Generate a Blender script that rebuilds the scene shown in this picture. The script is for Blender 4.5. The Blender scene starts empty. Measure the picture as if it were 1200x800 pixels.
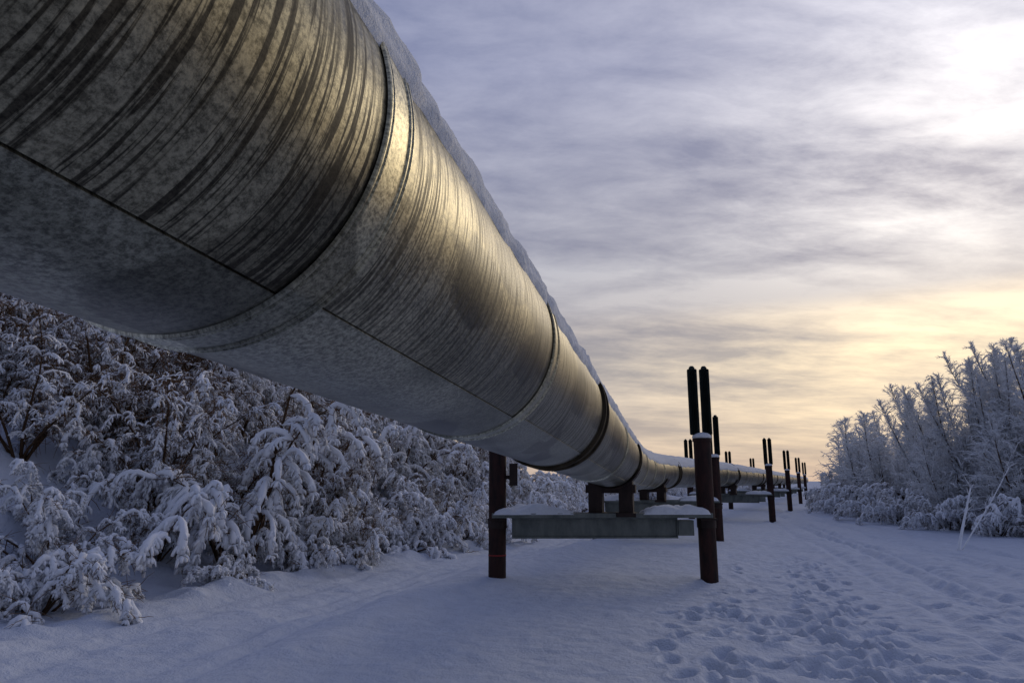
import bpy, math, random
import numpy as np
from mathutils import Vector, Matrix
random.seed(7)
np.random.seed(7)
scene = bpy.context.scene
COL = scene.collection
scene.view_settings.view_transform = 'Standard'
scene.view_settings.look = 'None'
scene.view_settings.exposure = 0
EYE = 2.15

# ------------------------------------------------------------ helpers
def link(o):
    COL.objects.link(o); return o
def empty(name, loc=(0,0,0)):
    o = bpy.data.objects.new(name, None); o.empty_display_size = 0.3
    o.location = loc
    return link(o)
def mesh_obj(name, V, F, mat, parent=None, smooth=True, sharp=None):
    me = bpy.data.meshes.new(name)
    me.from_pydata(V, [], F); me.update()
    if mat: me.materials.append(mat)
    if smooth:
        me.polygons.foreach_set('use_smooth', [True]*len(me.polygons))
        if sharp: me.set_sharp_from_angle(angle=math.radians(sharp))
    o = bpy.data.objects.new(name, me)
    if parent: o.parent = parent
    return link(o)

class NT:
    def __init__(s, tree):
        s.t = tree; s.n = tree.nodes; s.l = tree.links
    def node(s, typ, **kw):
        nd = s.n.new(typ)
        for k, v in kw.items(): setattr(nd, k, v)
        return nd
    def con(s, a, b):
        s.l.new(a, b)
    def setin(s, sock, v):
        if isinstance(v, bpy.types.NodeSocket): s.l.new(v, sock)
        else: sock.default_value = v
    def math(s, op, a, b=None, clamp=False):
        nd = s.node('ShaderNodeMath', operation=op); nd.use_clamp = clamp
        s.setin(nd.inputs[0], a)
        if b is not None: s.setin(nd.inputs[1], b)
        return nd.outputs[0]
    def vmath(s, op, a, b=None, scale=None):
        nd = s.node('ShaderNodeVectorMath', operation=op)
        s.setin(nd.inputs[0], a)
        if b is not None: s.setin(nd.inputs[1], b)
        if scale is not None: s.setin(nd.inputs['Scale'], scale)
        return nd.outputs['Value'] if op in ('DOT_PRODUCT','LENGTH') else nd.outputs[0]
    def noise(s, vec, scale, detail=4, rough=0.5, dist=0.0, dim='3D'):
        nd = s.node('ShaderNodeTexNoise'); nd.noise_dimensions = dim
        if vec is not None: s.con(vec, nd.inputs['Vector'])
        nd.inputs['Scale'].default_value = scale
        nd.inputs['Detail'].default_value = detail
        nd.inputs['Roughness'].default_value = rough
        nd.inputs['Distortion'].default_value = dist
        return nd.outputs['Fac']
    def ramp(s, fac, stops, interp='LINEAR'):
        nd = s.node('ShaderNodeValToRGB'); cr = nd.color_ramp; cr.interpolation = interp
        while len(cr.elements) < len(stops): cr.elements.new(0.5)
        for e, (p, c) in zip(cr.elements, stops):
            e.position = p
            e.color = (c, c, c, 1) if not isinstance(c, (tuple, list)) else (*c, 1)
        s.setin(nd.inputs[0], fac)
        return nd.outputs[0]
    def mix(s, fac, a, b, mode='MIX'):
        nd = s.node('ShaderNodeMix', data_type='RGBA', blend_type=mode)
        s.setin(nd.inputs[0], fac)
        for i, v in ((6, a), (7, b)):
            if isinstance(v, (tuple, list)): nd.inputs[i].default_value = (*v, 1)
            else: s.con(v, nd.inputs[i])
        return nd.outputs[2]
    def bump(s, h, strength, dist, normal=None):
        nd = s.node('ShaderNodeBump')
        nd.inputs['Strength'].default_value = strength
        nd.inputs['Distance'].default_value = dist
        s.con(h, nd.inputs['Height'])
        if normal is not None: s.con(normal, nd.inputs['Normal'])
        return nd.outputs[0]

def new_mat(name, diffuse=False):
    m = bpy.data.materials.new(name); m.use_nodes = True
    nt = NT(m.node_tree)
    if diffuse:
        out = m.node_tree.nodes['Material Output']
        m.node_tree.nodes.remove(m.node_tree.nodes['Principled BSDF'])
        b = m.node_tree.nodes.new('ShaderNodeBsdfDiffuse')
        nt.con(b.outputs[0], out.inputs[0])
    else: b = m.node_tree.nodes['Principled BSDF']
    return m, nt, b

# ------------------------------------------------------------ pipeline path
CP = [(-4.5,-14,3.93), (-1.33,.34,3.34), (.49,8,3.02), (1.44,12,2.86), (2.28,15.5,2.73), (3.62,21,2.62), (5.45,27.2,2.60), (8.8,34,2.62), (13.1,42,2.62),
      (20.6,58,2.62), (28.5,75,2.62), (36.3,92,2.62), (44.5,110,2.62), (53,128,2.62), (61.5,146,2.62)]
CP = [Vector(p)+Vector((-.08, 0, -.03)) for p in CP]
samp = []
for i in range(len(CP)-1):
    for k in range(60): samp.append(CP[i].lerp(CP[i+1], k/60))
samp.append(CP[-1])
A = np.array([tuple(p) for p in samp])
Sx = np.concatenate([[0], np.cumsum(np.linalg.norm(np.diff(A, axis=0), axis=1))])
uS = np.arange(0, Sx[-1], .15)
A = np.stack([np.interp(uS, Sx, A[:, k]) for k in range(3)], -1)
K = np.hanning(53); K /= K.sum()
Ap = np.pad(A, ((26, 26), (0, 0)), mode='reflect', reflect_type='odd')
A = np.stack([np.convolve(Ap[:, k], K, 'valid') for k in range(3)], -1)
S = np.concatenate([[0], np.cumsum(np.linalg.norm(np.diff(A, axis=0), axis=1))])
LEN = S[-1]
def P(s): return Vector([float(np.interp(s, S, A[:, k])) for k in range(3)])
def frame(s):
    s = min(max(s, 0.2), LEN-0.2)
    T = (P(s+.2)-P(s-.2)).normalized()
    Rr = T.cross(Vector((0,0,1))).normalized()
    U = Rr.cross(T)
    return T, Rr, U
def s_at_y(y): return float(np.interp(y, A[:, 1], S))
S0 = s_at_y(0.34)
RP = 0.66

# ------------------------------------------------------------ materials
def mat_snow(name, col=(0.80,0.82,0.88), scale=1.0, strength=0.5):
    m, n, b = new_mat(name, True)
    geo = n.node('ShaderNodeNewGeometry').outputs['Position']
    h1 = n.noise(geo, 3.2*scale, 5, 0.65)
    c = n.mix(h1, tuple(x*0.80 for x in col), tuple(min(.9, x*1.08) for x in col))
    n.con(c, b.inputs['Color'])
    h2 = n.noise(geo, 38*scale, 2, 0.6)
    h = n.math('ADD', h1, n.math('MULTIPLY', h2, 0.14))
    n.con(n.bump(h, strength, 0.12/scale), b.inputs['Normal'])
    return m
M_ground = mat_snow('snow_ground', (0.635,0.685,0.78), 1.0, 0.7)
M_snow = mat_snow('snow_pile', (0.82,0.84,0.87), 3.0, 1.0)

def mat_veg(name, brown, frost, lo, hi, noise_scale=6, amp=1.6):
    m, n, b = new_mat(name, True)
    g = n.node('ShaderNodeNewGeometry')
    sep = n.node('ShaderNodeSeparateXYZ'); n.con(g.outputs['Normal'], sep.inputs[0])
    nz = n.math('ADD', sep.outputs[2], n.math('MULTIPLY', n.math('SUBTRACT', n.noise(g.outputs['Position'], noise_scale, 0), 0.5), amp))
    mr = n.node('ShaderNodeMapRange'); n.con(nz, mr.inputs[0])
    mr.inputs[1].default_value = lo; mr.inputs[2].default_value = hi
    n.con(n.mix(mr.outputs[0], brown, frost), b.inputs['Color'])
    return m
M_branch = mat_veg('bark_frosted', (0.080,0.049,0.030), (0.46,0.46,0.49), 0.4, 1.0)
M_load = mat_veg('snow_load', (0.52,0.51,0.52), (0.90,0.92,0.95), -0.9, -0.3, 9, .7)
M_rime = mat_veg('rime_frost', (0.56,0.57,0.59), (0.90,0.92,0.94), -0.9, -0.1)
M_leaf = mat_veg('dry_twigs', (0.155,0.090,0.048), (0.36,0.29,0.24), 0.3, 1.1)

def mat_steel_jacket(name, tint=1.0, streaky=1.0, metallic=0.9):
    m, n, b = new_mat(name)
    uv = n.node('ShaderNodeUVMap').outputs[0]       # u = metres along, v = metres around (seam at 1.66)
    sep = n.node('ShaderNodeSeparateXYZ'); n.con(uv, sep.inputs[0])
    U, Vv = sep.outputs[0], sep.outputs[1]
    oi = n.node('ShaderNodeObjectInfo')
    R30 = n.math('MULTIPLY', oi.outputs['Random'], 30.0)
    def vec(su, sv):
        cmb = n.node('ShaderNodeCombineXYZ')
        n.con(n.math('MULTIPLY', U, su), cmb.inputs[0]); n.con(n.math('MULTIPLY', Vv, sv), cmb.inputs[1])
        n.con(R30, cmb.inputs[2])
        return cmb.outputs[0]
    big = n.noise(vec(0.6, 0.9), 1.4, 4, 0.55, 0.2)
    mott = n.noise(vec(1, 1), 55, 4, 0.76)
    # fine run marks around the circumference, on the flank above the seam
    st = n.noise(vec(50, 1.9), 1.0, 3, 0.55, 0.5)
    stm = n.ramp(st, [(0.49, 0), (0.55, 1)])
    rag = n.math('MULTIPLY', n.math('SUBTRACT', n.noise(vec(30, 0.1), 1.0, 2, 0.6), 0.5), 1.3)
    flank = n.ramp(n.math('MULTIPLY', n.math('ADD', Vv, rag), 0.25), [(0.18, 0.0), (0.26, 1.0), (0.55, 0.9), (0.62, 0.0)])
    cut = n.ramp(n.math('MULTIPLY', Vv, 0.25), [(0.414, 1.0), (0.416, 0.10)])
    stm = n.math('MULTIPLY', n.math('MULTIPLY', stm, n.math('MULTIPLY', flank, cut)), streaky)
    # run marks are strongest on the oldest, nearest panels
    near_f = n.node('ShaderNodeMapRange'); n.con(U, near_f.inputs[0])
    near_f.inputs[1].default_value = S0+1.6; near_f.inputs[2].default_value = S0+2.4
    near_f.inputs[3].default_value = 1.0; near_f.inputs[4].default_value = 0.62
    stm = n.math('MULTIPLY', stm, near_f.outputs[0])
    t = tint
    def c3(a, b_, c_): return tuple(min(.85, q*t) for q in (a, b_, c_))
    base = n.ramp(big, [(0.30, c3(0.20,0.182,0.122)), (0.5, c3(0.275,0.25,0.168)), (0.70, c3(0.35,0.317,0.215))])
    under = n.ramp(n.math('MULTIPLY', Vv, 0.25), [(0.30, 0.0), (0.413, 0.45), (0.417, 1.0), (0.7, 1.0)])
    bg_ = n.ramp(big, [(0.40, 0.0), (0.58, 1.0)])
    base = n.mix(under, base, n.mix(bg_, c3(0.172,0.176,0.140), c3(0.335,0.335,0.272)))
    patch = n.ramp(n.noise(vec(0.7, 1.0), 1.0, 2, 0.45, 0.5), [(0.555, 1.0), (0.568, 0.55)])
    base = n.mix(1.0, base, patch, 'MULTIPLY')
    base = n.mix(n.math('MULTIPLY', stm, 0.9), base, (0.026,0.023,0.018))
    # damp stains on the flank of the panels beyond the first strap
    wob = n.math('MULTIPLY', n.math('SUBTRACT', n.noise(vec(1, 1), 7.0, 4, 0.6), 0.5), 0.9)
    stain = None
    for cu, cv_, ru, rv in ((2.85, 1.22, .36, .20), (4.05, 1.30, .30, .17), (3.3, .98, .30, .13), (6.1, 1.2, .5, .22), (9.8, 1.15, .6, .25), (-.6, 1.95, .5, .14)):
        a = n.math('POWER', n.math('ABSOLUTE', n.math('DIVIDE', n.math('SUBTRACT', U, S0+cu), ru)), 2.0)
        c = n.math('POWER', n.math('ABSOLUTE', n.math('DIVIDE', n.math('SUBTRACT', Vv, cv_), rv)), 2.0)
        d = n.math('ADD', n.math('SQRT', n.math('ADD', a, c)), wob)
        f = n.ramp(d, [(0.86, 1.0), (0.97, 0.0)])
        stain = f if stain is None else n.math('MAXIMUM', stain, f)
    base = n.mix(n.math('MULTIPLY', stain, 0.62), base, (0.055,0.052,0.036))
    mm = n.ramp(mott, [(0.38, 0.42), (0.62, 1.40)])
    base = n.mix(1.0, base, mm, 'MULTIPLY')
    rnd = n.math('ADD', n.math('MULTIPLY', oi.outputs['Random'], 0.22), 0.88)
    base = n.mix(1.0, base, rnd, 'MULTIPLY')
    n.con(base, b.inputs['Base Color'])
    b.inputs['Metallic'].default_value = metallic
    r = n.math('ADD', n.math('MULTIPLY', mott, 0.28), n.math('ADD', n.math('MULTIPLY', stm, 0.2), 0.23))
    n.con(r, b.inputs['Roughness'])
    wav = n.noise(vec(0.7, 0.6), 2.0, 1, 0.4)
    n1 = n.bump(wav, 0.30, 0.05)
    n3 = n.bump(mott, 0.14, 0.004, n1)
    n.con(n3, b.inputs['Normal'])
    return m
M_jacket = mat_steel_jacket('galvanised_jacket')
M_band = mat_steel_jacket('steel_band', 1.9, 0.05)

def mat_paint(name, c1, c2, rough=0.6, metal=0.0, scale=6, spec=.25):
    m, n, b = new_mat(name)
    pos = n.node('ShaderNodeNewGeometry').outputs['Position']
    mp = n.node('ShaderNodeMapping'); n.con(pos, mp.inputs[0]); mp.inputs['Scale'].default_value = (1,1,0.35)
    f = n.ramp(n.noise(mp.outputs[0], scale, 6, 0.65), [(0.35, 0), (0.65, 1)])
    n.con(n.mix(f, c1, c2), b.inputs['Base Color'])
    b.inputs['Roughness'].default_value = rough; b.inputs['Metallic'].default_value = metal
    b.inputs['Specular IOR Level'].default_value = spec
    n.con(n.bump(n.noise(pos, 40, 3, 0.6), 0.3, 0.01), b.inputs['Normal'])
    return m
M_banddark = mat_paint('dull_band', (0.022,0.018,0.012), (0.07,0.055,0.035), 0.8, 0, 6, .08)
M_post = mat_paint('rusty_post', (0.012,0.007,0.006), (0.048,0.018,0.013), 0.7)
M_fin = mat_paint('radiator_fins', (0.012,0.019,0.018), (0.028,0.038,0.034), 0.45, 0.3)
M_beam = mat_paint('weathered_beam', (0.10,0.115,0.105), (0.20,0.215,0.195), 0.5, 0.4, 3)
M_shoe = mat_paint('shoe_steel', (0.018,0.011,0.009), (0.04,0.024,0.018))
M_red = mat_paint('red_tape', (0.30,0.035,0.03), (0.22,0.03,0.025))

# ------------------------------------------------------------ value noise
_tab = np.random.RandomState(3).rand(256, 256)
def vn(x, y):
    xi = np.floor(x).astype(int); yi = np.floor(y).astype(int)
    fx = x - xi; fy = y - yi
    fx = fx*fx*(3-2*fx); fy = fy*fy*(3-2*fy)
    a = _tab[xi & 255, yi & 255]; b = _tab[(xi+1) & 255, yi & 255]
    c = _tab[xi & 255, (yi+1) & 255]; d = _tab[(xi+1) & 255, (yi+1) & 255]
    return (a*(1-fx)+b*fx)*(1-fy) + (c*(1-fx)+d*fx)*fy - 0.5
def fbm(x, y, o=4):
    s = 0; a = 1; f = 1
    for i in range(o):
        s = s + a*vn(x*f+17.3*i, y*f+9.1*i); a *= 0.5; f *= 2.03
    return s
def sst(t):
    t = np.clip(t, 0, 1); return t*t*(3-2*t)

LY = [-60, 0, 11, 18.4, 24.4, 35, 52, 75, 110, 150, 400, 3000]
LX = [-12, -9.0, -7.6, -5.3, -2.0, 1.2, 5.7, 13, 29, 52, 190, 1700]
RY = [-60, 0, 15, 26, 33, 55, 75, 92, 115, 150, 400, 3000]
RX = [26, 25, 23, 21, 19.5, 24.5, 35.5, 46, 64, 92, 300, 2500]
def eL(y): return np.interp(y, LY, LX)
def eR(y): return np.interp(y, RY, RX)

# footprints
foot = []
def walk(pts, step=0.62, wob=0.1):
    pts = [Vector((p[0], p[1])) for p in pts]
    side = 1; carry = 0
    for a, b in zip(pts[:-1], pts[1:]):
        d = (b-a); L = d.length; d.normalize(); nrm = Vector((-d.y, d.x))
        t = carry
        while t < L:
            p = a + d*t + nrm*(side*0.13 + random.gauss(0, wob))
            dep = random.uniform(0.08, 0.18)*(1 if p.y < 12.5 else max(.0, 1-(p.y-12.5)/12))
            if dep > .012:
                foot.append((p.x, p.y, math.atan2(d.y, d.x)+random.gauss(0, 0.25), dep))
            side = -side; t += step*random.uniform(0.85, 1.15)
        carry = t - L
rr = random.Random(5)
for k in range(6):
    o = rr.uniform(-1.3, 1.3)
    walk([(3.0+o*1.2, 7.8), (5.2+o*1.0, 14), (8.2+o*0.9, 21.6)], rr.uniform(0.6, 0.75), 0.2)
walk([(5.8, 7.8), (4.2, 11), (3.4, 13.0)], 0.6, 0.15)
walk([(1.9, 9.9), (3.6, 10.6), (6.2, 11.4)], 0.6, 0.2)
walk([(2.0, 8.5), (3.8, 9.4), (6.2, 9.6)], 0.6, 0.2)
walk([(7.2, 7.9), (7.6, 10.5), (8.4, 14)], 0.65, 0.2)
for k in range(50):
    foot.append((rr.uniform(2.4, 6.0), rr.uniform(8, 12.5), rr.uniform(0, 6.28), rr.uniform(0.05, 0.13)))

def terrain(x, y):
    x = np.asarray(x, float); y = np.asarray(y, float)
    dL = eL(y) - x
    hm = np.interp(y, [-60, 20, 32, 50, 120, 3000], [4.6, 4.4, 2.6, 1.4, 1.2, 6])
    h = hm*sst(dL/8.5) + np.clip(dL-8, 0, 60)*0.10*np.interp(y, [0, 40, 80], [1, .6, .15])
    dR = x - eR(y)
    h = h + 0.7*sst(dR/6)
    away = sst(dL/3) + sst(dR/3)
    h = h + 0.28*away*fbm(x*0.6, y*0.6, 3)
    h = h + 0.10*fbm(x*0.25, y*0.25, 3) + 0.045*fbm(x*1.1, y*1.1, 3)
    near = np.clip(1-(np.hypot(x-4, y-14))/40, 0, 1)
    h = h + 0.03*near*fbm(x*4.1, y*4.1, 3)
    # ploughed lane beside the bank
    c = eL(y) + 2.7 + 0.35*vn(x*0, y*.25)
    for off, dep, w in ((-0.85, .08, .22), (0.85, .08, .22), (0.0, .08, 1.5), (1.5, .06, .15), (-1.4, .06, .15), (0.35, .05, .12)):
        h = h - dep*np.exp(-((x-c-off)/w)**2)*(1+.8*vn(x*2, y*1.5))
    h = h + 0.20*np.exp(-((x-c-2.3)/0.6)**2)*(0.6+0.8*fbm(x*.5, y*.5, 2))
    h = h + 0.18*np.exp(-((x-c+2.2)/0.5)**2)*(0.7+1.6*fbm(x*1.7, y*1.7, 3))
    # packed vehicle trail on the open side: soft, meandering, overlapping
    for i, (xs, wd) in enumerate((([6.2, 8.8, 11.6, 18.4, 29.5], 0.55), ([8.8, 10.9, 13.5, 19.6, 30.5], 0.75), ([7.4, 9.7, 12.4, 18.8, 30], 0.35), ([11.5, 13.4, 15.2, 20.4, 31], 0.7))):
        c = np.interp(y, [6, 16, 26, 50, 75], xs) + 0.4*vn(x*0+i*7.1, y*.2) + .08*vn(x*0+i*3.3, y*.9)
        for s in (-wd, wd):
            h = h - 0.075*np.exp(-((x-c-s)/0.19)**2)*(1+1.2*vn(x*2.3, y*2.3+i))+0.03*np.exp(-((x-c-s*1.45)/0.16)**2)*(1+1.8*vn(x*4+7, y*4))
    pk = np.exp(-((x-np.interp(y, [6, 16, 26, 50, 75], [8.0, 10.2, 12.8, 19, 30]))/2.6)**2)
    h = h - .07*pk + 0.11*pk*fbm(x*2.9, y*2.0, 4)*near
    # churned snow in the foot path
    c = np.interp(y, [7, 14, 21.6, 32, 50], [3.6, 5.2, 8.0, 11.8, 17.6])
    w = np.exp(-((x-c)/1.6)**2)
    h = h - 0.05*w + 0.07*w*fbm(x*3.0, y*3.0, 3)*near
    # drifts round the first support
    for px, py in ((-0.32, 15.27), (4.28, 15.64), (1.9, 15.6)):
        h = h + 0.10*np.exp(-(((x-px)**2+(y-py)**2)/0.9))
    return h
def th(x, y): return float(terrain(np.array([x]), np.array([y]))[0])

def axis(segs):
    out = [segs[0][0]]
    for a, b, st in segs:
        n = max(1, int(round((b-a)/st)))
        out += list(np.linspace(a, b, n+1)[1:])
    return out
def grow(a, b, st, f=1.25):
    out = []; p = a; s = st
    sg = 1 if b > a else -1
    while (b-p)*sg > 0:
        p += s*sg; out.append(p); s *= f
    return out
xs = axis([(-16, -4, .16), (-4, 0, .09), (0, 9, .045), (9, 16, .085), (16, 24, .2), (24, 45, .6)])
xs = list(reversed(grow(-16, -2500, .3))) + xs + grow(45, 2500, .8)
ys = axis([(-10, 7, 1.0), (7, 15, .045), (15, 22, .09), (22, 34, .14), (34, 60, .35), (60, 110, 1.2)])
ys = list(reversed(grow(-10, -1500, 1.5))) + ys + grow(110, 3000, 2)
XS, YS = np.array(xs), np.array(ys)
GX, GY = np.meshgrid(XS, YS)
GZ = terrain(GX, GY)
for (fx, fy, a, dep) in foot:
    R = 0.38
    i0, i1 = np.searchsorted(XS, [fx-R, fx+R]); j0, j1 = np.searchsorted(YS, [fy-R, fy+R])
    if i1 <= i0 or j1 <= j0: continue
    sx = GX[j0:j1, i0:i1]-fx; sy = GY[j0:j1, i0:i1]-fy
    u = sx*math.cos(a)+sy*math.sin(a); v = -sx*math.sin(a)+sy*math.cos(a)
    q = (u/0.175)**2+(v/0.095)**2
    GZ[j0:j1, i0:i1] += -dep*np.exp(-q**1.8) + dep*0.22*np.exp(-((np.sqrt(q)-1.65)/0.4)**2)
nx, ny = len(XS), len(YS)
me = bpy.data.meshes.new('ground')
co = np.stack([GX, GY, GZ], -1).reshape(-1, 3)
me.vertices.add(nx*ny); me.vertices.foreach_set('co', co.ravel())
I, J = np.meshgrid(np.arange(nx-1), np.arange(ny-1))
q = (J*nx+I).ravel()
faces = np.stack([q, q+1, q+nx+1, q+nx], -1)
me.loops.add(faces.size); me.loops.foreach_set('vertex_index', faces.ravel())
me.polygons.add(len(faces)); me.polygons.foreach_set('loop_start', np.arange(len(faces))*4)
me.update(calc_edges=True)
me.polygons.foreach_set('use_smooth', [True]*len(faces))
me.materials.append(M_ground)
g = link(bpy.data.objects.new('ground', me)); g['kind'] = 'structure'
g['label'] = 'snow covered ground with footprints, ruts and a rising bank'
g['category'] = 'ground'

def sweep(name, ss, prof, mat, parent, sharp=35, voff=0.0):
    V = []; F = []; UVS = []
    n = None
    for s in ss:
        C = P(s); T, Rr, U = frame(s)
        pr = prof(s); n = len(pr)
        for ph, r in pr:
            V.append(C + Rr*(r*math.sin(ph)) + U*(r*math.cos(ph)))
            UVS.append((s, ph*RP+voff))
    for i in range(len(ss)-1):
        for k in range(n):
            k2 = (k+1) % n
            F.append((i*n+k, i*n+k2, (i+1)*n+k2, (i+1)*n+k))
    o = mesh_obj(name, V, F, mat, parent, True, sharp)
    l = o.data.uv_layers.new(name='UVMap')
    for p in o.data.polygons:
        vs = [UVS[v] for v in p.vertices]
        mx = max(a[1] for a in vs)
        for li, a in zip(p.loop_indices, vs):
            v = a[1]
            if mx - v > 2: v += 2*math.pi*RP
            l.data[li].uv = (a[0], v)
    return o

pipe = empty('pipeline', (P(S0).x, P(S0).y, 0))
pipe['label'] = 'long galvanised insulated pipeline capped with snow, raised on supports'
pipe['category'] = 'pipeline'
def reparent(o, par):
    o.parent = par; o.matrix_parent_inverse = Matrix.Translation(par.location).inverted()

tl = [-12.5, -9.2, -5.6, -1.9, 1.80, 4.65, 8.0, 11.8]
t = 15.6
while S0+t < LEN-3: tl.append(t); t += 3.66
bounds = [0] + [S0+t for t in tl if S0+t > 1] + [LEN]
for bi in range(len(bounds)-1):
    a, b = bounds[bi], bounds[bi+1]
    far = a > S0+30
    near1 = abs(b-S0-1.80) < .1
    seam = math.radians(148 if near1 else 142 + (bi % 3)*1.5)
    nseg = 48 if far else 120
    phis = [2*math.pi*k/nseg for k in range(nseg)]
    def prof(s, seam=seam, far=far, phis=phis):
        out = [(p, RP) for p in phis]
        if not far:
            g_ = 0.0035
            out = [(p, RP + (0.005 if p > seam else 0)) for p in phis if abs(p-seam) > 0.03]
            out += [(seam-g_*1.4, RP), (seam-g_*.8, RP-0.007), (seam+g_*0.2, RP-0.007), (seam+g_*.8, RP+0.005)]
            out.append((2*math.pi-1.0, RP+0.005)); out.append((2*math.pi-0.999, RP))
            out = [(p, r if p < 2*math.pi-1.0+1e-6 else RP) for p, r in out]
            out.sort()
        return out
    ss = list(np.linspace(a+0.02, b-0.02, max(3, int((b-a)/(0.9 if far else .4)))))
    o = sweep('jacket_section', ss, prof, M_jacket, None, 35, 1.66-seam*RP)
    reparent(o, pipe)
# bands
for i, s in enumerate(bounds[1:-1]):
    far = s > S0+30
    tt = s-S0
    dark = abs(tt-8.0) < .1 or abs(tt-15.6) < .1 or (tt > 17 and i % 4 == 0)
    w = 0.10
    if dark: w = .20
    if abs(tt-1.80) < .1: w = 0.10
    R1 = RP+0.010
    n = 48 if far else 120
    if dark:
        prs = [(-w, RP+.003), (-w+.006, R1+.03), (-w+.07, R1+.03), (-w+.075, R1+.005), (w-.075, R1+.005), (w-.07, R1+.03), (w-.006, R1+.03), (w, RP+.003)]
    else:
        prs = [(-w, RP+0.005), (-w+.003, R1+.004), (-w+.008, R1+.007), (-w+.014, R1+.007), (-w+.018, R1), (-w+.026, R1), (-w+.030, R1+.006), (-w+.036, R1+.006), (-w+.040, R1), (w-.040, R1),
               (w-.036, R1+.006), (w-.030, R1+.006), (w-.026, R1), (w-.018, R1), (w-.014, R1+.007), (w-.008, R1+.007), (w-.003, R1+.004), (w, RP+0.005)]
    V = []; F = []; UVS = []
    for ds, r in prs:
        T, Rr, U = frame(s)
        C = P(s) + T*ds
        for k in range(n):
            ph = 2*math.pi*k/n
            V.append(C+Rr*(r*math.sin(ph))+U*(r*math.cos(ph))); UVS.append((s+ds, ph*RP))
    for a_ in range(len(prs)-1):
        for k in range(n):
            k2 = (k+1) % n
            F.append((a_*n+k, a_*n+k2, (a_+1)*n+k2, (a_+1)*n+k))
    o = mesh_obj('joint_band', V, F, M_banddark if dark else M_band, None, True, 28)
    l = o.data.uv_layers.new(name='UVMap')
    for p in o.data.polygons:
        for li, vi in zip(p.loop_indices, p.vertices): l.data[li].uv = UVS[vi]
    reparent(o, pipe)

# snow along the top of the pipe
ss = list(np.arange(0, S0+16, .035)) + list(np.arange(S0+16, S0+40, .25)) + list(np.arange(S0+40, LEN, .8)) + [LEN]
SA = np.array(ss); NP = 45
f1 = fbm(SA*2.1, SA*0+3.3, 5); f2 = fbm(SA*1.3, SA*0+8.7, 4); f3 = fbm(SA*.9, SA*0+14.2, 3)
V = []; F = []
for i, s in enumerate(ss):
    C = P(s); T, Rr, U = frame(s)
    pe = math.radians(71+9*f1[i]); pw = math.radians(-60+10*f2[i])
    us = np.linspace(0, 1, NP); phs = pw+(pe-pw)*us
    lumps = fbm(np.full(NP, s*9.0), phs*7.0, 5)
    for k in range(NP):
        w = abs(2*us[k]-1); ph = phs[k]
        prof_ = (1-w**8)**0.6 if w < 1 else 0
        r = RP+0.004+prof_*(0.044+0.018*f3[i]+0.055*lumps[k])
        if k in (0, NP-1): r = RP-0.02
        V.append(C+Rr*(r*math.sin(ph))+U*(r*math.cos(ph)))
for i in range(len(ss)-1):
    for k in range(NP-1):
        F.append((i*NP+k, i*NP+k+1, (i+1)*NP+k+1, (i+1)*NP+k))
o = mesh_obj('snow_cap', V, F, M_snow, None); reparent(o, pipe)

# ------------------------------------------------------------ supports
def box(V, F, x0, x1, y0, y1, z0, z1):
    b = len(V)
    for z in (z0, z1):
        V += [(x0,y0,z), (x1,y0,z), (x1,y1,z), (x0,y1,z)]
    F += [(b,b+3,b+2,b+1), (b+4,b+5,b+6,b+7), (b,b+1,b+5,b+4), (b+1,b+2,b+6,b+5), (b+2,b+3,b+7,b+6), (b+3,b,b+4,b+7)]
def lathe(V, F, prof, n=28, cx=0, cy=0, starfn=None):
    b = len(V)
    for z, r in prof:
        for k in range(n):
            a = 2*math.pi*k/n
            rr_ = r*(starfn(k) if starfn else 1)
            V.append((cx+rr_*math.cos(a), cy+rr_*math.sin(a), z))
    for i in range(len(prof)-1):
        for k in range(n):
            k2 = (k+1) % n
            F.append((b+i*n+k, b+i*n+k2, b+(i+1)*n+k2, b+(i+1)*n+k))
    F.append(tuple(b+(len(prof)-1)*n+k for k in range(n)))
def bevel(o, w=0.008):
    m = o.modifiers.new('b', 'BEVEL'); m.width = w; m.segments = 2; m.limit_method = 'ANGLE'

def snow_heap(name, x0, x1, y0, y1, z, hgt, seed, parent):
    nx_, ny_ = 28, 14; V = []; F = []
    for j in range(ny_+1):
        for i in range(nx_+1):
            u = i/nx_; v = j/ny_
            e = (1-abs(2*u-1)**3)*(1-abs(2*v-1)**4)
            n_ = float(fbm(np.array(u*4+seed), np.array(v*2+seed), 3))
            zz = z - 0.02 + max(0, e)**0.6*hgt*(1+0.9*n_*1.2)
            V.append((x0+(x1-x0)*u+0.03*n_, y0+(y1-y0)*v + 0.06*n_, zz))
    for j in range(ny_):
        for i in range(nx_):
            a = j*(nx_+1)+i
            F.append((a, a+1, a+nx_+2, a+nx_+1))
    return mesh_obj(name, V, F, M_snow, parent)

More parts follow.
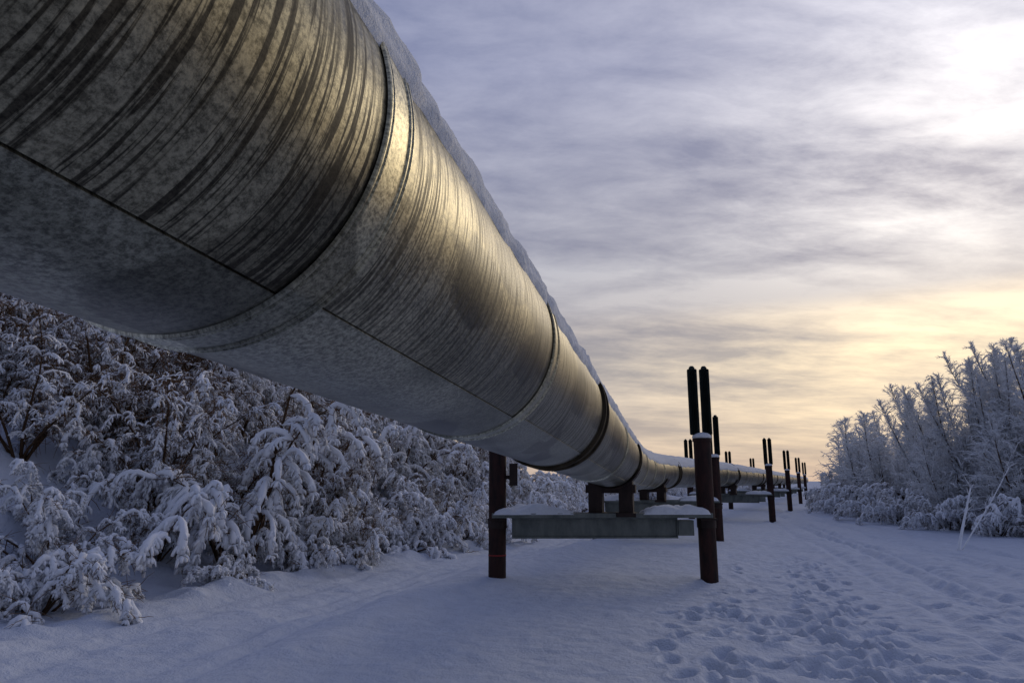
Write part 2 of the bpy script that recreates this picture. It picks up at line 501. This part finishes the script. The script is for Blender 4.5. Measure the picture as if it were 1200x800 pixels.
def build_support():
    root = empty('pipeline_support')
    PR = .19
    for sx in (-2.3, 2.3):
        V = []; F = []
        lathe(V, F, [(-0.6,PR),(3.05,PR),(3.05,PR+.018),(3.12,PR+.018),(3.12,.14),(3.14,.0)], 28)
        post = mesh_obj('post', V, F, M_post, root, True, 35); post.location = (sx, 0, 0)
        for fx in (-0.14, 0.14):
            V = []; F = []
            star = lambda k: 1.0 if k % 2 == 0 else 0.62
            lathe(V, F, [(3.10,.045),(3.22,.05)], 28)
            lathe(V, F, [(3.2,.09),(3.22,.112),(4.68,.112),(4.70,.10)], 32, 0, 0, star)
            lathe(V, F, [(4.69,.07),(4.74,.065),(4.77,.04),(4.775,.005)], 28)
            f = mesh_obj('radiator', V, F, M_fin, post, False); f.location = (fx, 0.02, 0)
        V = []; F = []
        lathe(V, F, [(3.115,.19),(3.14,.215),(3.19,.20),(3.23,.15),(3.25,.07),(3.255,.005)], 24)
        mesh_obj('snow_cap', V, F, M_snow, post)
        if sx < 0:
            V = []; F = []
            lathe(V, F, [(0.60,PR+.002),(0.60,PR+.005),(0.63,PR+.005),(0.63,PR+.002)], 28)
            mesh_obj('marker_strip', V, F, M_red, post)
            V = []; F = []
            box(V, F, .17, .30, -.05, .05, 2.22, 2.30)
            box(V, F, .26, .44, -.10, .10, 2.08, 2.56)
            br = mesh_obj('bumper_bracket', V, F, M_shoe, post, False); bevel(br, .006)
        V = []; F = []
        lathe(V, F, [(1.18,PR+.001),(1.18,PR+.017),(1.38,PR+.017),(1.38,PR+.001)], 28)
        box(V, F, -.18, .18, -.24, -.207, 1.34, 1.385)
        c = mesh_obj('clamp', V, F, M_shoe, post, True, 35)
    V = []; F = []
    box(V, F, -1.98, 1.62, -.12, .12, 1.0, 1.36)
    box(V, F, -1.98, 1.62, -.17, .17, 1.36, 1.395)
    box(V, F, -1.98, 1.62, -.17, .17, .965, 1.0)
    for x in (-1.97, 1.6):
        box(V, F, x, x+.02, -.165, -.12, 1.001, 1.359)
    box(V, F, 1.635, 1.98, -.15, .15, 1.02, 1.34)
    o = mesh_obj('girder', V, F, M_beam, root, False); bevel(o, .005)
    V = []; F = []
    box(V, F, -2.42, 2.36, -.32, -.215, 1.40, 1.50)
    box(V, F, -2.42, 2.36, .215, .32, 1.40, 1.50)
    box(V, F, -2.05, 2.05, -.214, .214, 1.396, 1.42)
    o = mesh_obj('bearing_rail', V, F, M_beam, root, False); bevel(o, .008)
    snow_heap('snow_heap', -2.40, -.62, -.35, .33, 1.49, .17, 2.0, root)
    snow_heap('snow_heap', .85, 2.34, -.35, .33, 1.49, .20, 5.0, root)
    return root
def copy_tree(src, parent=None):
    c = src.copy(); COL.objects.link(c)
    if parent is not None: c.parent = parent
    for ch in src.children: copy_tree(ch, c)
    return c
sup0 = build_support()
SUP = [(1.98, 15.46, 1.5), (5.6, 27.2, -4), (13.1, 42, -14), (20.5, 58, -22), (28.4, 75, -24), (36.2, 92, -24)]
sups = [sup0]
for i in range(1, len(SUP)): sups.append(copy_tree(sup0))
for i, (o, (x, y, r)) in enumerate(zip(sups, SUP)):
    o.location = (x, y, th(x, y)*0.5 if i else 0); o.rotation_euler = (0, 0, math.radians(r))
    o['category'] = 'pipeline support'; o['group'] = 'pipeline supports along the line'
    o['label'] = 'rusty brown two-post support with finned radiators and snowy crossbeam'

# shoes: parts of the pipeline, sitting on the girders
for i, (x, y, r) in enumerate(SUP):
    s = s_at_y(y); C = P(s); T, Rr, U = frame(s)
    zb = sups[i].location.z + 1.50
    V = []; F = []
    for sx in (-.48, .18):
        box(V, F, sx, sx+.30, -.22, .22, zb-C.z-.08, -0.50)
        box(V, F, sx-.06, sx+.36, -.30, .30, zb-C.z-.08, zb-C.z-.045+.05)
    box(V, F, -.54, .54, -.20, .20, -RP-.13, -RP+.05)
    n0 = 20; b0 = len(V)
    for yy in (-.3, .3):
        for rr_ in (RP+.03, RP+.06):
            for k in range(n0+1):
                ph = math.radians(115+130*k/n0)
                V.append((rr_*math.sin(ph), yy, rr_*math.cos(ph)))
    m_ = n0+1
    for k in range(n0):
        F.append((b0+m_+k, b0+m_+k+1, b0+3*m_+k+1, b0+3*m_+k))
        F.append((b0+k, b0+k+1, b0+m_+k+1, b0+m_+k))
        F.append((b0+2*m_+k, b0+3*m_+k, b0+3*m_+k+1, b0+2*m_+k+1))
    mt = Matrix.Translation(C) @ Matrix.Rotation(math.atan2(-T.x, T.y), 4, 'Z')
    V = [mt @ Vector(v) for v in V]
    o = mesh_obj('pipe_shoe', V, F, M_shoe, None, False); reparent(o, pipe)

# ------------------------------------------------------------ vegetation
def tube(V, F, pts, rad, n=4, ph0=0.0):
    b0 = len(V); m = len(pts)
    for i in range(m):
        a = pts[max(0, i-1)]; c = pts[min(m-1, i+1)]
        T = (c-a)
        if T.length < 1e-6: T = Vector((0,0,1))
        T.normalize()
        X = T.cross(Vector((0.31,0.17,0.94)))
        if X.length < .05: X = T.cross(Vector((1,0,0)))
        X.normalize(); Y = T.cross(X)
        p = pts[i]; r = rad[i]
        for k in range(n):
            an = 2*math.pi*k/n+ph0
            V.append(p+X*(r*math.cos(an))+Y*(r*math.sin(an)))
    for i in range(m-1):
        for k in range(n):
            k2 = (k+1) % n
            F.append((b0+i*n+k, b0+i*n+k2, b0+(i+1)*n+k2, b0+(i+1)*n+k))
    F.append(tuple(b0+(m-1)*n+k for k in range(n)))
    F.append(tuple(b0+n-1-k for k in range(n)))

def grow_path(rng, p, d, L, nseg, grav, wob):
    pts = [p.copy()]; d = d.normalized(); st = L/nseg
    for i in range(nseg):
        d = (d + Vector((rng.gauss(0, wob), rng.gauss(0, wob), rng.gauss(0, wob)-grav*(i+1)/nseg))).normalized()
        p = p + d*st; pts.append(p.copy())
    return pts
def rvec(rng):
    a = rng.uniform(0, 2*math.pi); z = rng.uniform(-1, 1); r = math.sqrt(1-z*z)
    return Vector((r*math.cos(a), r*math.sin(a), z))

def shrub(seed, H=2.2, spread=0.7, stems=9, load=1.0, droop=0.55, nsec=3, nter=2, leafy=0.5):
    rng = random.Random(seed)
    VB, FB, VS, FS, VL, FL = [], [], [], [], [], []
    for s in range(stems):
        a = 2*math.pi*s/stems+rng.uniform(-.5, .5)
        tilt = rng.uniform(.08, spread)
        d = Vector((math.cos(a)*math.sin(tilt), math.sin(a)*math.sin(tilt), math.cos(tilt)))
        L = H*rng.uniform(.55, 1.45)
        p0 = Vector((math.cos(a)*.15*rng.random(), math.sin(a)*.15*rng.random(), -.1))
        pts = grow_path(rng, p0, d, L, 9, droop*.40, .10)
        r0 = .018*H/2+.012
        tube(VB, FB, pts, [r0*(1-.85*i/9) for i in range(10)], 5)
        sload = load*rng.uniform(.65, 1.2)
        for i in range(3, 10):
            dm = (pts[i]-pts[i-1]).normalized()
            for k in range(nsec):
                dd = dm*.5 + rvec(rng)*.9; dd.z = dd.z*.5+.15
                L2 = H*rng.uniform(.12, .30)*(1.15-.05*i)
                p2 = grow_path(rng, pts[i], dd, L2, 5, droop, .14)
                tube(VB, FB, p2, [.008, .007, .006, .005, .004, .003], 3)
                heavy = rng.random() < .85*sload
                if heavy:
                    rs = [max(.012, rng.uniform(.026, .056)*load) for _ in p2]
                    rs[0] *= .5
                    tube(VS, FS, [q+Vector((0,0,r*.55)) for q, r in zip(p2, rs)], rs, 5, rng.random())
                    # rounded, hanging mop of laden twigs over the bowed tip
                    hd = Vector((p2[-1].x-p2[0].x, p2[-1].y-p2[0].y, 0))
                    hd = hd.normalized() if hd.length > .01 else Vector((1,0,0))
                    for q_ in range(rng.randint(13, 21)):
                        e = p2[rng.choice((2,3,4,5,5))]
                        d4 = hd*.3+Vector((rng.gauss(0,.7), rng.gauss(0,.7), rng.uniform(0,.7)))
                        p4 = grow_path(rng, e, d4, rng.uniform(.06,.17)*(.7+.12*H), 3, 1.5, .15)
                        r = rng.uniform(.010,.022)*(.6+.4*load)
                        tube(VS, FS, p4, [r*.9, r*rng.uniform(1.0,1.5), r*rng.uniform(1.0,1.4), r*.9], 4, rng.random()*1.5)
                for j in range(1, 6):
                    for q_ in range(nter):
                        d3 = (p2[j]-p2[j-1]).normalized()*.6+rvec(rng)*.7+Vector((0,0,-.3 if sload > .6 else .15))
                        L3 = rng.uniform(.06, .15)*(.6+.2*H)
                        p3 = grow_path(rng, p2[j], d3, L3, 3, droop*1.1, .25)
                        if rng.random() < sload*.8:
                            r = rng.uniform(.009, .019)*(.6+.4*load)
                            tube(VS, FS, [q+Vector((0,0,r*.5)) for q in p3], [r*.8, r*rng.uniform(.9,1.6), r*rng.uniform(.9,1.6), r*.8], 4, rng.random()*1.5)
                        else:
                            tube(VL, FL, p3, [.007, .006, .005, .003], 3)
                if rng.random() < leafy:
                    for q_ in range(7):
                        c = p2[rng.randint(0, 3)]
                        p4 = grow_path(rng, c+rvec(rng)*.04, Vector((rng.gauss(0,.6), rng.gauss(0,.6), rng.uniform(-.8,.6))), rng.uniform(.15,.5), 3, .15, .25)
                        tube(VL, FL, p4, [.007,.006,.005,.003], 3)
    return (VB, FB), (VS, FS), (VL, FL)

def make_plant(name, parts):
    root = empty(name)
    for nm, (V, F), mat in parts:
        if V: mesh_obj(nm, V, F, mat, root, True)
    return root

def frost_tree(seed, H=7, W=1.5, dens=1.0, up=0.25, droop=0.25, multi=1):
    rng = random.Random(seed)
    VB, FB, VS, FS = [], [], [], []
    for m_ in range(multi):
        lean = 0.03 if multi == 1 else .15
        Hm = H*(1 if m_ == 0 else rng.uniform(.6, .95))
        pts = grow_path(rng, Vector((rng.gauss(0,.15)*(multi > 1), rng.gauss(0,.15)*(multi > 1), -.1)), Vector((rng.gauss(0, lean), rng.gauss(0, lean), 1)), Hm, 14, 0, .03)
        r0 = .009*Hm
        tube(VB, FB, pts, [r0*(1-.93*i/14)+.004 for i in range(15)], 6)
        nb = int(Hm*22*dens)
        for b in range(nb):
            f = .06+.94*((b+rng.random())/nb)
            i = min(13, int(f*14)); w = f*14-i
            p = pts[i].lerp(pts[i+1], w)
            a = rng.uniform(0, 2*math.pi)
            L = W*((1-f)**.6*.95+.12)*rng.uniform(.35, 1.2)
            d = Vector((math.cos(a), math.sin(a), up+.8*f*(up > .3)))
            n = 6
            p2 = grow_path(rng, p, d, L, n, droop, .16)
            thin = 1-.40*f
            tube(VS, FS, p2, [rng.uniform(.011,.022)*thin for _ in p2], 3, rng.random())
            for k in range(1, n+1):
                for q_ in range(4):
                    d3 = (p2[k]-p2[k-1]).normalized()*.9+rvec(rng)*.7
                    p3 = grow_path(rng, p2[k].lerp(p2[k-1], rng.random()), d3, rng.uniform(.08,.28)*(.5+.5*L), 2, droop*.5, .15)
                    r = rng.uniform(.007,.012)*thin
                    tube(VS, FS, p3, [r, r*1.2, r*.5], 3, rng.random())
    return (VB, FB), (VS, FS)

def shrub_proto(name, seed, **kw):
    B, Sn, L = shrub(seed, **kw)
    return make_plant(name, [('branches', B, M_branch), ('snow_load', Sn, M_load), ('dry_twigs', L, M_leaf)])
protos = {
 'a': shrub_proto('snowy_shrub', 11, H=2.0, stems=10, spread=.95, load=1.05, droop=.9, leafy=.3),
 'b': shrub_proto('snowy_shrub', 12, H=2.3, stems=9, spread=.8, load=.95, droop=.75, leafy=.8),
 'c': shrub_proto('snowy_shrub', 13, H=1.7, stems=11, spread=1.1, load=1.25, droop=.95, leafy=.2),
 'd': shrub_proto('snowy_shrub', 14, H=2.8, stems=9, spread=.6, load=.7, droop=.5, leafy=.9, nter=3),
 'e': shrub_proto('snowy_shrub', 15, H=3.2, stems=8, spread=.5, load=.48, droop=.3, leafy=.9, nter=3),
 'f': shrub_proto('snowy_shrub', 16, H=3.2, stems=8, spread=.5, load=1.2, droop=.9, leafy=.3),
}
tp = {}
for k, (sd, H, W, dn, up, dr, mu) in {'p': (31, 7.2, 1.5, 1.0, .7, .2, 1), 'q': (32, 6.4, 1.6, .85, .9, .08, 2), 'r': (33, 4.2, 1.6, .75, .6, .2, 3), 's': (34, 7.8, 1.4, .85, .9, .10, 2), 't': (35, 7.4, 1.25, 1.1, .12, .22, 1)}.items():
    B, Sn = frost_tree(sd, H, W, dn, up, dr, mu)
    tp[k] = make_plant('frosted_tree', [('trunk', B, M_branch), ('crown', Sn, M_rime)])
used = set()
LAB = {
 'a': 'low rounded shrub with drooping snow-laden twigs on the bank', 'b': 'brown twiggy shrub bent under thick snow',
 'c': 'squat shrub buried in drooping clumps of snow', 'd': 'upright brown brush with patchy snow on its twigs',
 'e': 'tall bare brown thicket with light frost', 'f': 'tall shrub drooping under heavy white snow',
 'p': 'slender frosted tree with short upswept branches', 'q': 'bare tree with upswept frost-covered branches', 't': 'narrow frosted conifer with drooping branches and pointed top',
 'r': 'small bushy tree covered in white frost', 's': 'tall frosted tree with forked trunk and thin branches'}
cnt = 0
def place(k, x, y, sc, side):
    global cnt
    if x/y < -.90 or x/y > .86: return
    src = protos.get(k) or tp.get(k)
    if k in used: o = copy_tree(src)
    else: o = src; used.add(k)
    o.location = (x, y, th(x, y)-.05); o.scale = (sc*random.uniform(.9,1.12), sc*random.uniform(.9,1.12), sc)
    tl_ = .03 if k in tp else .06
    o.rotation_euler = (random.uniform(-tl_,tl_), random.uniform(-tl_,tl_), random.uniform(0, 6.28))
    o['label'] = LAB[k]
    if k in tp: o['category'] = 'tree'; o['group'] = 'frosted trees beside the track'
    else: o['category'] = 'shrub'; o['group'] = 'snow-laden shrubs lining the clearing'
    cnt += 1
for k, x, y, sc in [('c', -7.9, 12.0, 1.0), ('a', -8.6, 13.2, .95), ('f', -6.4, 16.4, 1.5), ('a', -5.2, 17.9, .95), ('c', -5.9, 19.0, 1.1),
                    ('b', -4.5, 20.3, 1.05), ('c', -3.4, 22.2, 1.25), ('a', -2.6, 24.2, 1.2), ('f', -4.6, 22.6, .95), ('c', -1.2, 26.6, 1.35), ('a', -8.9, 10.4, .8),
                    ('e', -7.9, 18.6, 1.1), ('d', -8.8, 17.2, 1.25), ('e', -10.6, 18.4, 1.3), ('d', -11.0, 15.5, 1.0), ('c', -6.0, 14.9, .5), ('b', -7.9, 15.8, .75), ('e', -6.3, 21.0, 1.1), ('a', -9.6, 14.4, .7)]:
    place(k, x, y, sc, 'L')
# taller thicket along the crest
for k, x, y, sc in [('e', -14.5, 17.5, 1.5), ('e', -16.0, 19.5, 1.6), ('f', -13.2, 20.5, 1.5), ('f', -15.2, 22.0, 1.5), ('e', -11.5, 22.8, 1.6), ('d', -12.8, 25, 1.8), ('e', -10.2, 26, 1.7), ('f', -8.6, 25.2, 1.5),
                    ('e', -7.6, 28.5, 1.7), ('d', -8.8, 31, 1.8), ('f', -5.2, 30, 1.5), ('e', -4.6, 33.5, 1.6), ('d', -2.6, 36, 1.7), ('f', -.9, 35, 1.3), ('f', -4.5, 27.6, 1.3)]:
    place(k, x, y, sc, 'L')
y = 9.0
while y < 62:
    for d in (.8, 2.6, 4.6, 7.0, 9.8):
        if y < 15.6 and d < 6.5: continue
        if y < 25 and d < 1.5: continue
        if y > 45 and d > 3: continue
        if y > 30 and d > 6: continue
        yy = y+random.uniform(-.8, .8); dd = d+random.uniform(-.7, .7)
        k = random.choice('abcbaf') if d < 4 else random.choice('deafdb' if y < 28 else 'abcdfa')
        sc = random.uniform(.65, 1.4)*(1.0 if d < 4 else 1.15)
        place(k, float(eL(yy))-dd, yy, sc, 'L')
    y += 2.1 if y < 35 else 3.2
y = 62
while y < 165:
    yy = y+random.uniform(-1.5, 1.5)
    place(random.choice('abdf'), float(eL(yy))-1-random.uniform(0, 2.5), yy, random.uniform(1.1, 1.5), 'L')
    y += 3.6
# the frosted stand on the other side: a dense rising mass
for k, x, y, sc in [('s', 23.6, 30.5, 1.15), ('q', 22.2, 30.6, 1.2), ('s', 24.8, 33.5, 1.15), ('t', 21.3, 33.0, 1.0), ('q', 23.4, 34.4, 1.2), ('q', 24.4, 38.5, 1.25),
                    ('q', 21.6, 35.4, 1.05), ('q', 23.4, 39.5, 1.1), ('s', 23.0, 29.4, 1.05), ('s', 26.0, 36.0, 1.15), ('q', 22.2, 32.6, 1.1), ('q', 25.0, 43, 1.15), ('r', 23.4, 43.5, 1.5), ('r', 24.6, 48.5, 1.6),
                    ('q', 22.9, 37.2, 1.15), ('q', 21.2, 30.8, .95), ('t', 24.8, 35.0, 1.15), ('q', 25.2, 40.8, 1.25), ('q', 25.8, 46, 1.1), ('r', 26.5, 52, 1.7), ('r', 27.5, 56, 1.8), ('s', 24.4, 31.2, 1.15), ('t', 23.4, 32.4, 1.1),
                    ('q', 24.0, 33.0, 1.2), ('q', 25.4, 38, 1.2), ('q', 22.0, 33.8, 1.05), ('p', 22.6, 30.0, 1.1), ('s', 22.8, 31.8, 1.0), ('q', 25.6, 33.2, 1.3), ('p', 24.6, 36.8, 1.15), ('q', 23.0, 35.8, 1.15), ('p', 21.8, 31.6, .95),
                    ('p', 24.0, 41.8, 1.0), ('q', 23.0, 41.0, .95), ('p', 23.2, 37.9, 1.05), ('q', 27.2, 49, 1.0), ('r', 30, 60, 1.8), ('t', 23.0, 31.0, 1.05), ('p', 22.9, 33.2, 1.1)]:
    place(k, x, y, sc, 'R')
y = 27
while y < 74:
    for d in (.3, 1.6, 3.2):
        yy = y+random.uniform(-.8, .8)
        k = random.choice('aabc') if d < 1 else random.choice('rrrfa') if d < 2 else 'r'
        sc = random.uniform(.75, 1.05) if d < 1 else random.uniform(1.0, 1.45)
        place(k, float(eR(yy))+d+random.uniform(-.4,.6), yy, sc, 'R')
    y += 2.2 if y < 50 else 3.0
y = 75
while y < 160:
    yy = y+random.uniform(-1, 1)
    place(random.choice('rbaf'), float(eR(yy))+1.5+random.uniform(-.5, 1.5), yy, random.uniform(1.0, 1.4), 'R')
    y += 4.0

def lean(seed, x, y, dx, H, r):
    rng = random.Random(seed); V = []; F = []; V2 = []; F2 = []
    pts = grow_path(rng, Vector((0,0,-.15)), Vector((dx, .1, 1)), H, 8, .02, .02)
    tube(V, F, pts, [r*(1-.6*i/8) for i in range(9)], 7)
    for i in range(3, 9):
        for k in range(2):
            p = grow_path(rng, pts[i], Vector((dx+rng.gauss(0,.5), rng.gauss(0,.4), .8)), rng.uniform(.15,.5), 3, .1, .12)
            tube(V2, F2, p, [.010,.012,.010,.004], 3)
    o = make_plant('leaning_sapling', [('stem', (V, F), M_rime), ('twigs', (V2, F2), M_rime)])
    o.location = (x, y, th(x, y)); o['category'] = 'sapling'; o['group'] = 'leaning saplings in the snow'
    o['label'] = 'thin frost-covered sapling leaning over the open snow'
lean(1, 14.4, 23.0, .38, 2.3, .055)
lean(2, 14.6, 23.2, .72, 3.6, .026)

# ------------------------------------------------------------ sky / world
sunv = Vector((0.525, 0.733, 0.375)).normalized()
w = bpy.data.worlds.new('World'); scene.world = w; w.use_nodes = True
n = NT(w.node_tree)
bg = w.node_tree.nodes['Background']
dirv = n.node('ShaderNodeTexCoord').outputs['Generated']
dirv = n.vmath('NORMALIZE', dirv)
sp = n.node('ShaderNodeSeparateXYZ'); n.con(dirv, sp.inputs[0])
z = n.math('MAXIMUM', sp.outputs[2], 0.0)
dp = n.vmath('DOT_PRODUCT', dirv, tuple(sunv))
dpc = n.math('MAXIMUM', dp, 0.0)
den = n.math('ADD', z, 0.16)
cv = n.node('ShaderNodeCombineXYZ')
n.con(n.math('DIVIDE', sp.outputs[0], den), cv.inputs[0]); n.con(n.math('DIVIDE', sp.outputs[1], den), cv.inputs[1])
mp = n.node('ShaderNodeMapping'); n.con(cv.outputs[0], mp.inputs[0]); mp.inputs['Scale'].default_value = (0.34, 1.0, 1); mp.inputs['Rotation'].default_value = (0, 0, math.radians(6)); mp.inputs['Location'].default_value = (3.1, 1.7, 0)
c1 = n.noise(mp.outputs[0], 1.45, 4, 0.52, 0.2)
mp2 = n.node('ShaderNodeMapping'); n.con(cv.outputs[0], mp2.inputs[0]); mp2.inputs['Scale'].default_value = (0.5, 1.0, 1); mp2.inputs['Rotation'].default_value = (0, 0, math.radians(-18))
c2 = n.noise(mp2.outputs[0], 6.5, 7, 0.66, 0.2)
cl0 = n.math('ADD', n.math('MULTIPLY', c1, 0.66), n.math('MULTIPLY', c2, 0.34))
cl = n.ramp(cl0, [(0.38, 0.0), (0.50, 0.55), (0.60, 1.0)])
cloudc = n.ramp(z, [(0.0, (.50,.39,.34)), (.06, (.57,.47,.40)), (.16, (.55,.50,.47)), (.30, (.475,.478,.53)), (.55, (.43,.45,.59)), (1.0, (.26,.285,.43))])
gapc = n.ramp(z, [(0.0, (.34,.28,.27)), (.06, (.37,.315,.30)), (.16, (.30,.285,.305)), (.30, (.235,.24,.32)), (.55, (.19,.215,.355)), (1.0, (.09,.125,.265))])
base = n.mix(cl, gapc, cloudc)
back = n.ramp(n.math('ADD', n.math('MULTIPLY', dp, 0.5), 0.5), [(0.0, (.28,.34,.47)), (.5, (.46,.51,.61)), (.80, (.92,.94,.99)), (1.0, (1.1,1.06,1.02))])
base = n.mix(1.0, base, back, 'MULTIPLY')
az = n.node('ShaderNodeCombineXYZ'); n.con(sp.outputs[0], az.inputs[0]); n.con(sp.outputs[1], az.inputs[1])
azn = n.vmath('NORMALIZE', az.outputs[0])
sa = Vector((sunv.x-.05, sunv.y, 0)).normalized()
ad = n.math('POWER', n.math('MAXIMUM', n.vmath('DOT_PRODUCT', azn, tuple(sa)), 0.0), 12.0)
zb = n.ramp(z, [(0.0, .08), (.06, .40), (.11, .70), (.165, 1.0), (.21, .70), (.25, .06), (.5, 0)], 'EASE')
wm = n.math('MULTIPLY', ad, zb)
wm = n.math('MULTIPLY', wm, n.math('ADD', n.math('MULTIPLY', cl, 1.0), 0.25))
warm = n.mix(1.0, (.58, .41, .14), wm, 'MULTIPLY')
g1 = n.math('MULTIPLY', n.math('POWER', dpc, 30.0), n.math('ADD', n.math('MULTIPLY', cl, 0.90), 0.15))
zg = n.ramp(z, [(.235, .06), (.32, 1.0)])
glow = n.mix(1.0, (.72, .68, .60), n.math('MULTIPLY', g1, zg), 'MULTIPLY')
sky = n.node('ShaderNodeTexSky'); sky.sky_type = 'NISHITA'; sky.sun_disc = False
sky.sun_elevation = math.asin(sunv.z); sky.sun_rotation = math.atan2(sunv.x, sunv.y)
nish = n.mix(1.0, sky.outputs[0], (.006, .006, .006), 'MULTIPLY')
tot = n.mix(1.0, base, warm, 'ADD'); tot = n.mix(1.0, tot, glow, 'ADD'); tot = n.mix(1.0, tot, nish, 'ADD')
n.con(tot, bg.inputs[0]); bg.inputs[1].default_value = 1.0

sl = bpy.data.lights.new('sun', 'SUN'); sl.energy = 0.5; sl.angle = math.radians(20); sl.color = (1, .84, .60)
so = link(bpy.data.objects.new('sun', sl)); so.rotation_euler = (-sunv).to_track_quat('-Z', 'Y').to_euler()

# ------------------------------------------------------------ camera
cam = bpy.data.cameras.new('camera'); cam.lens = 24; cam.sensor_width = 36; cam.clip_end = 6000; cam.clip_start = .05
co = link(bpy.data.objects.new('camera', cam)); co.location = (0, 0, EYE)
co.rotation_euler = (math.radians(90+11.65), 0, 0)
scene.camera = co
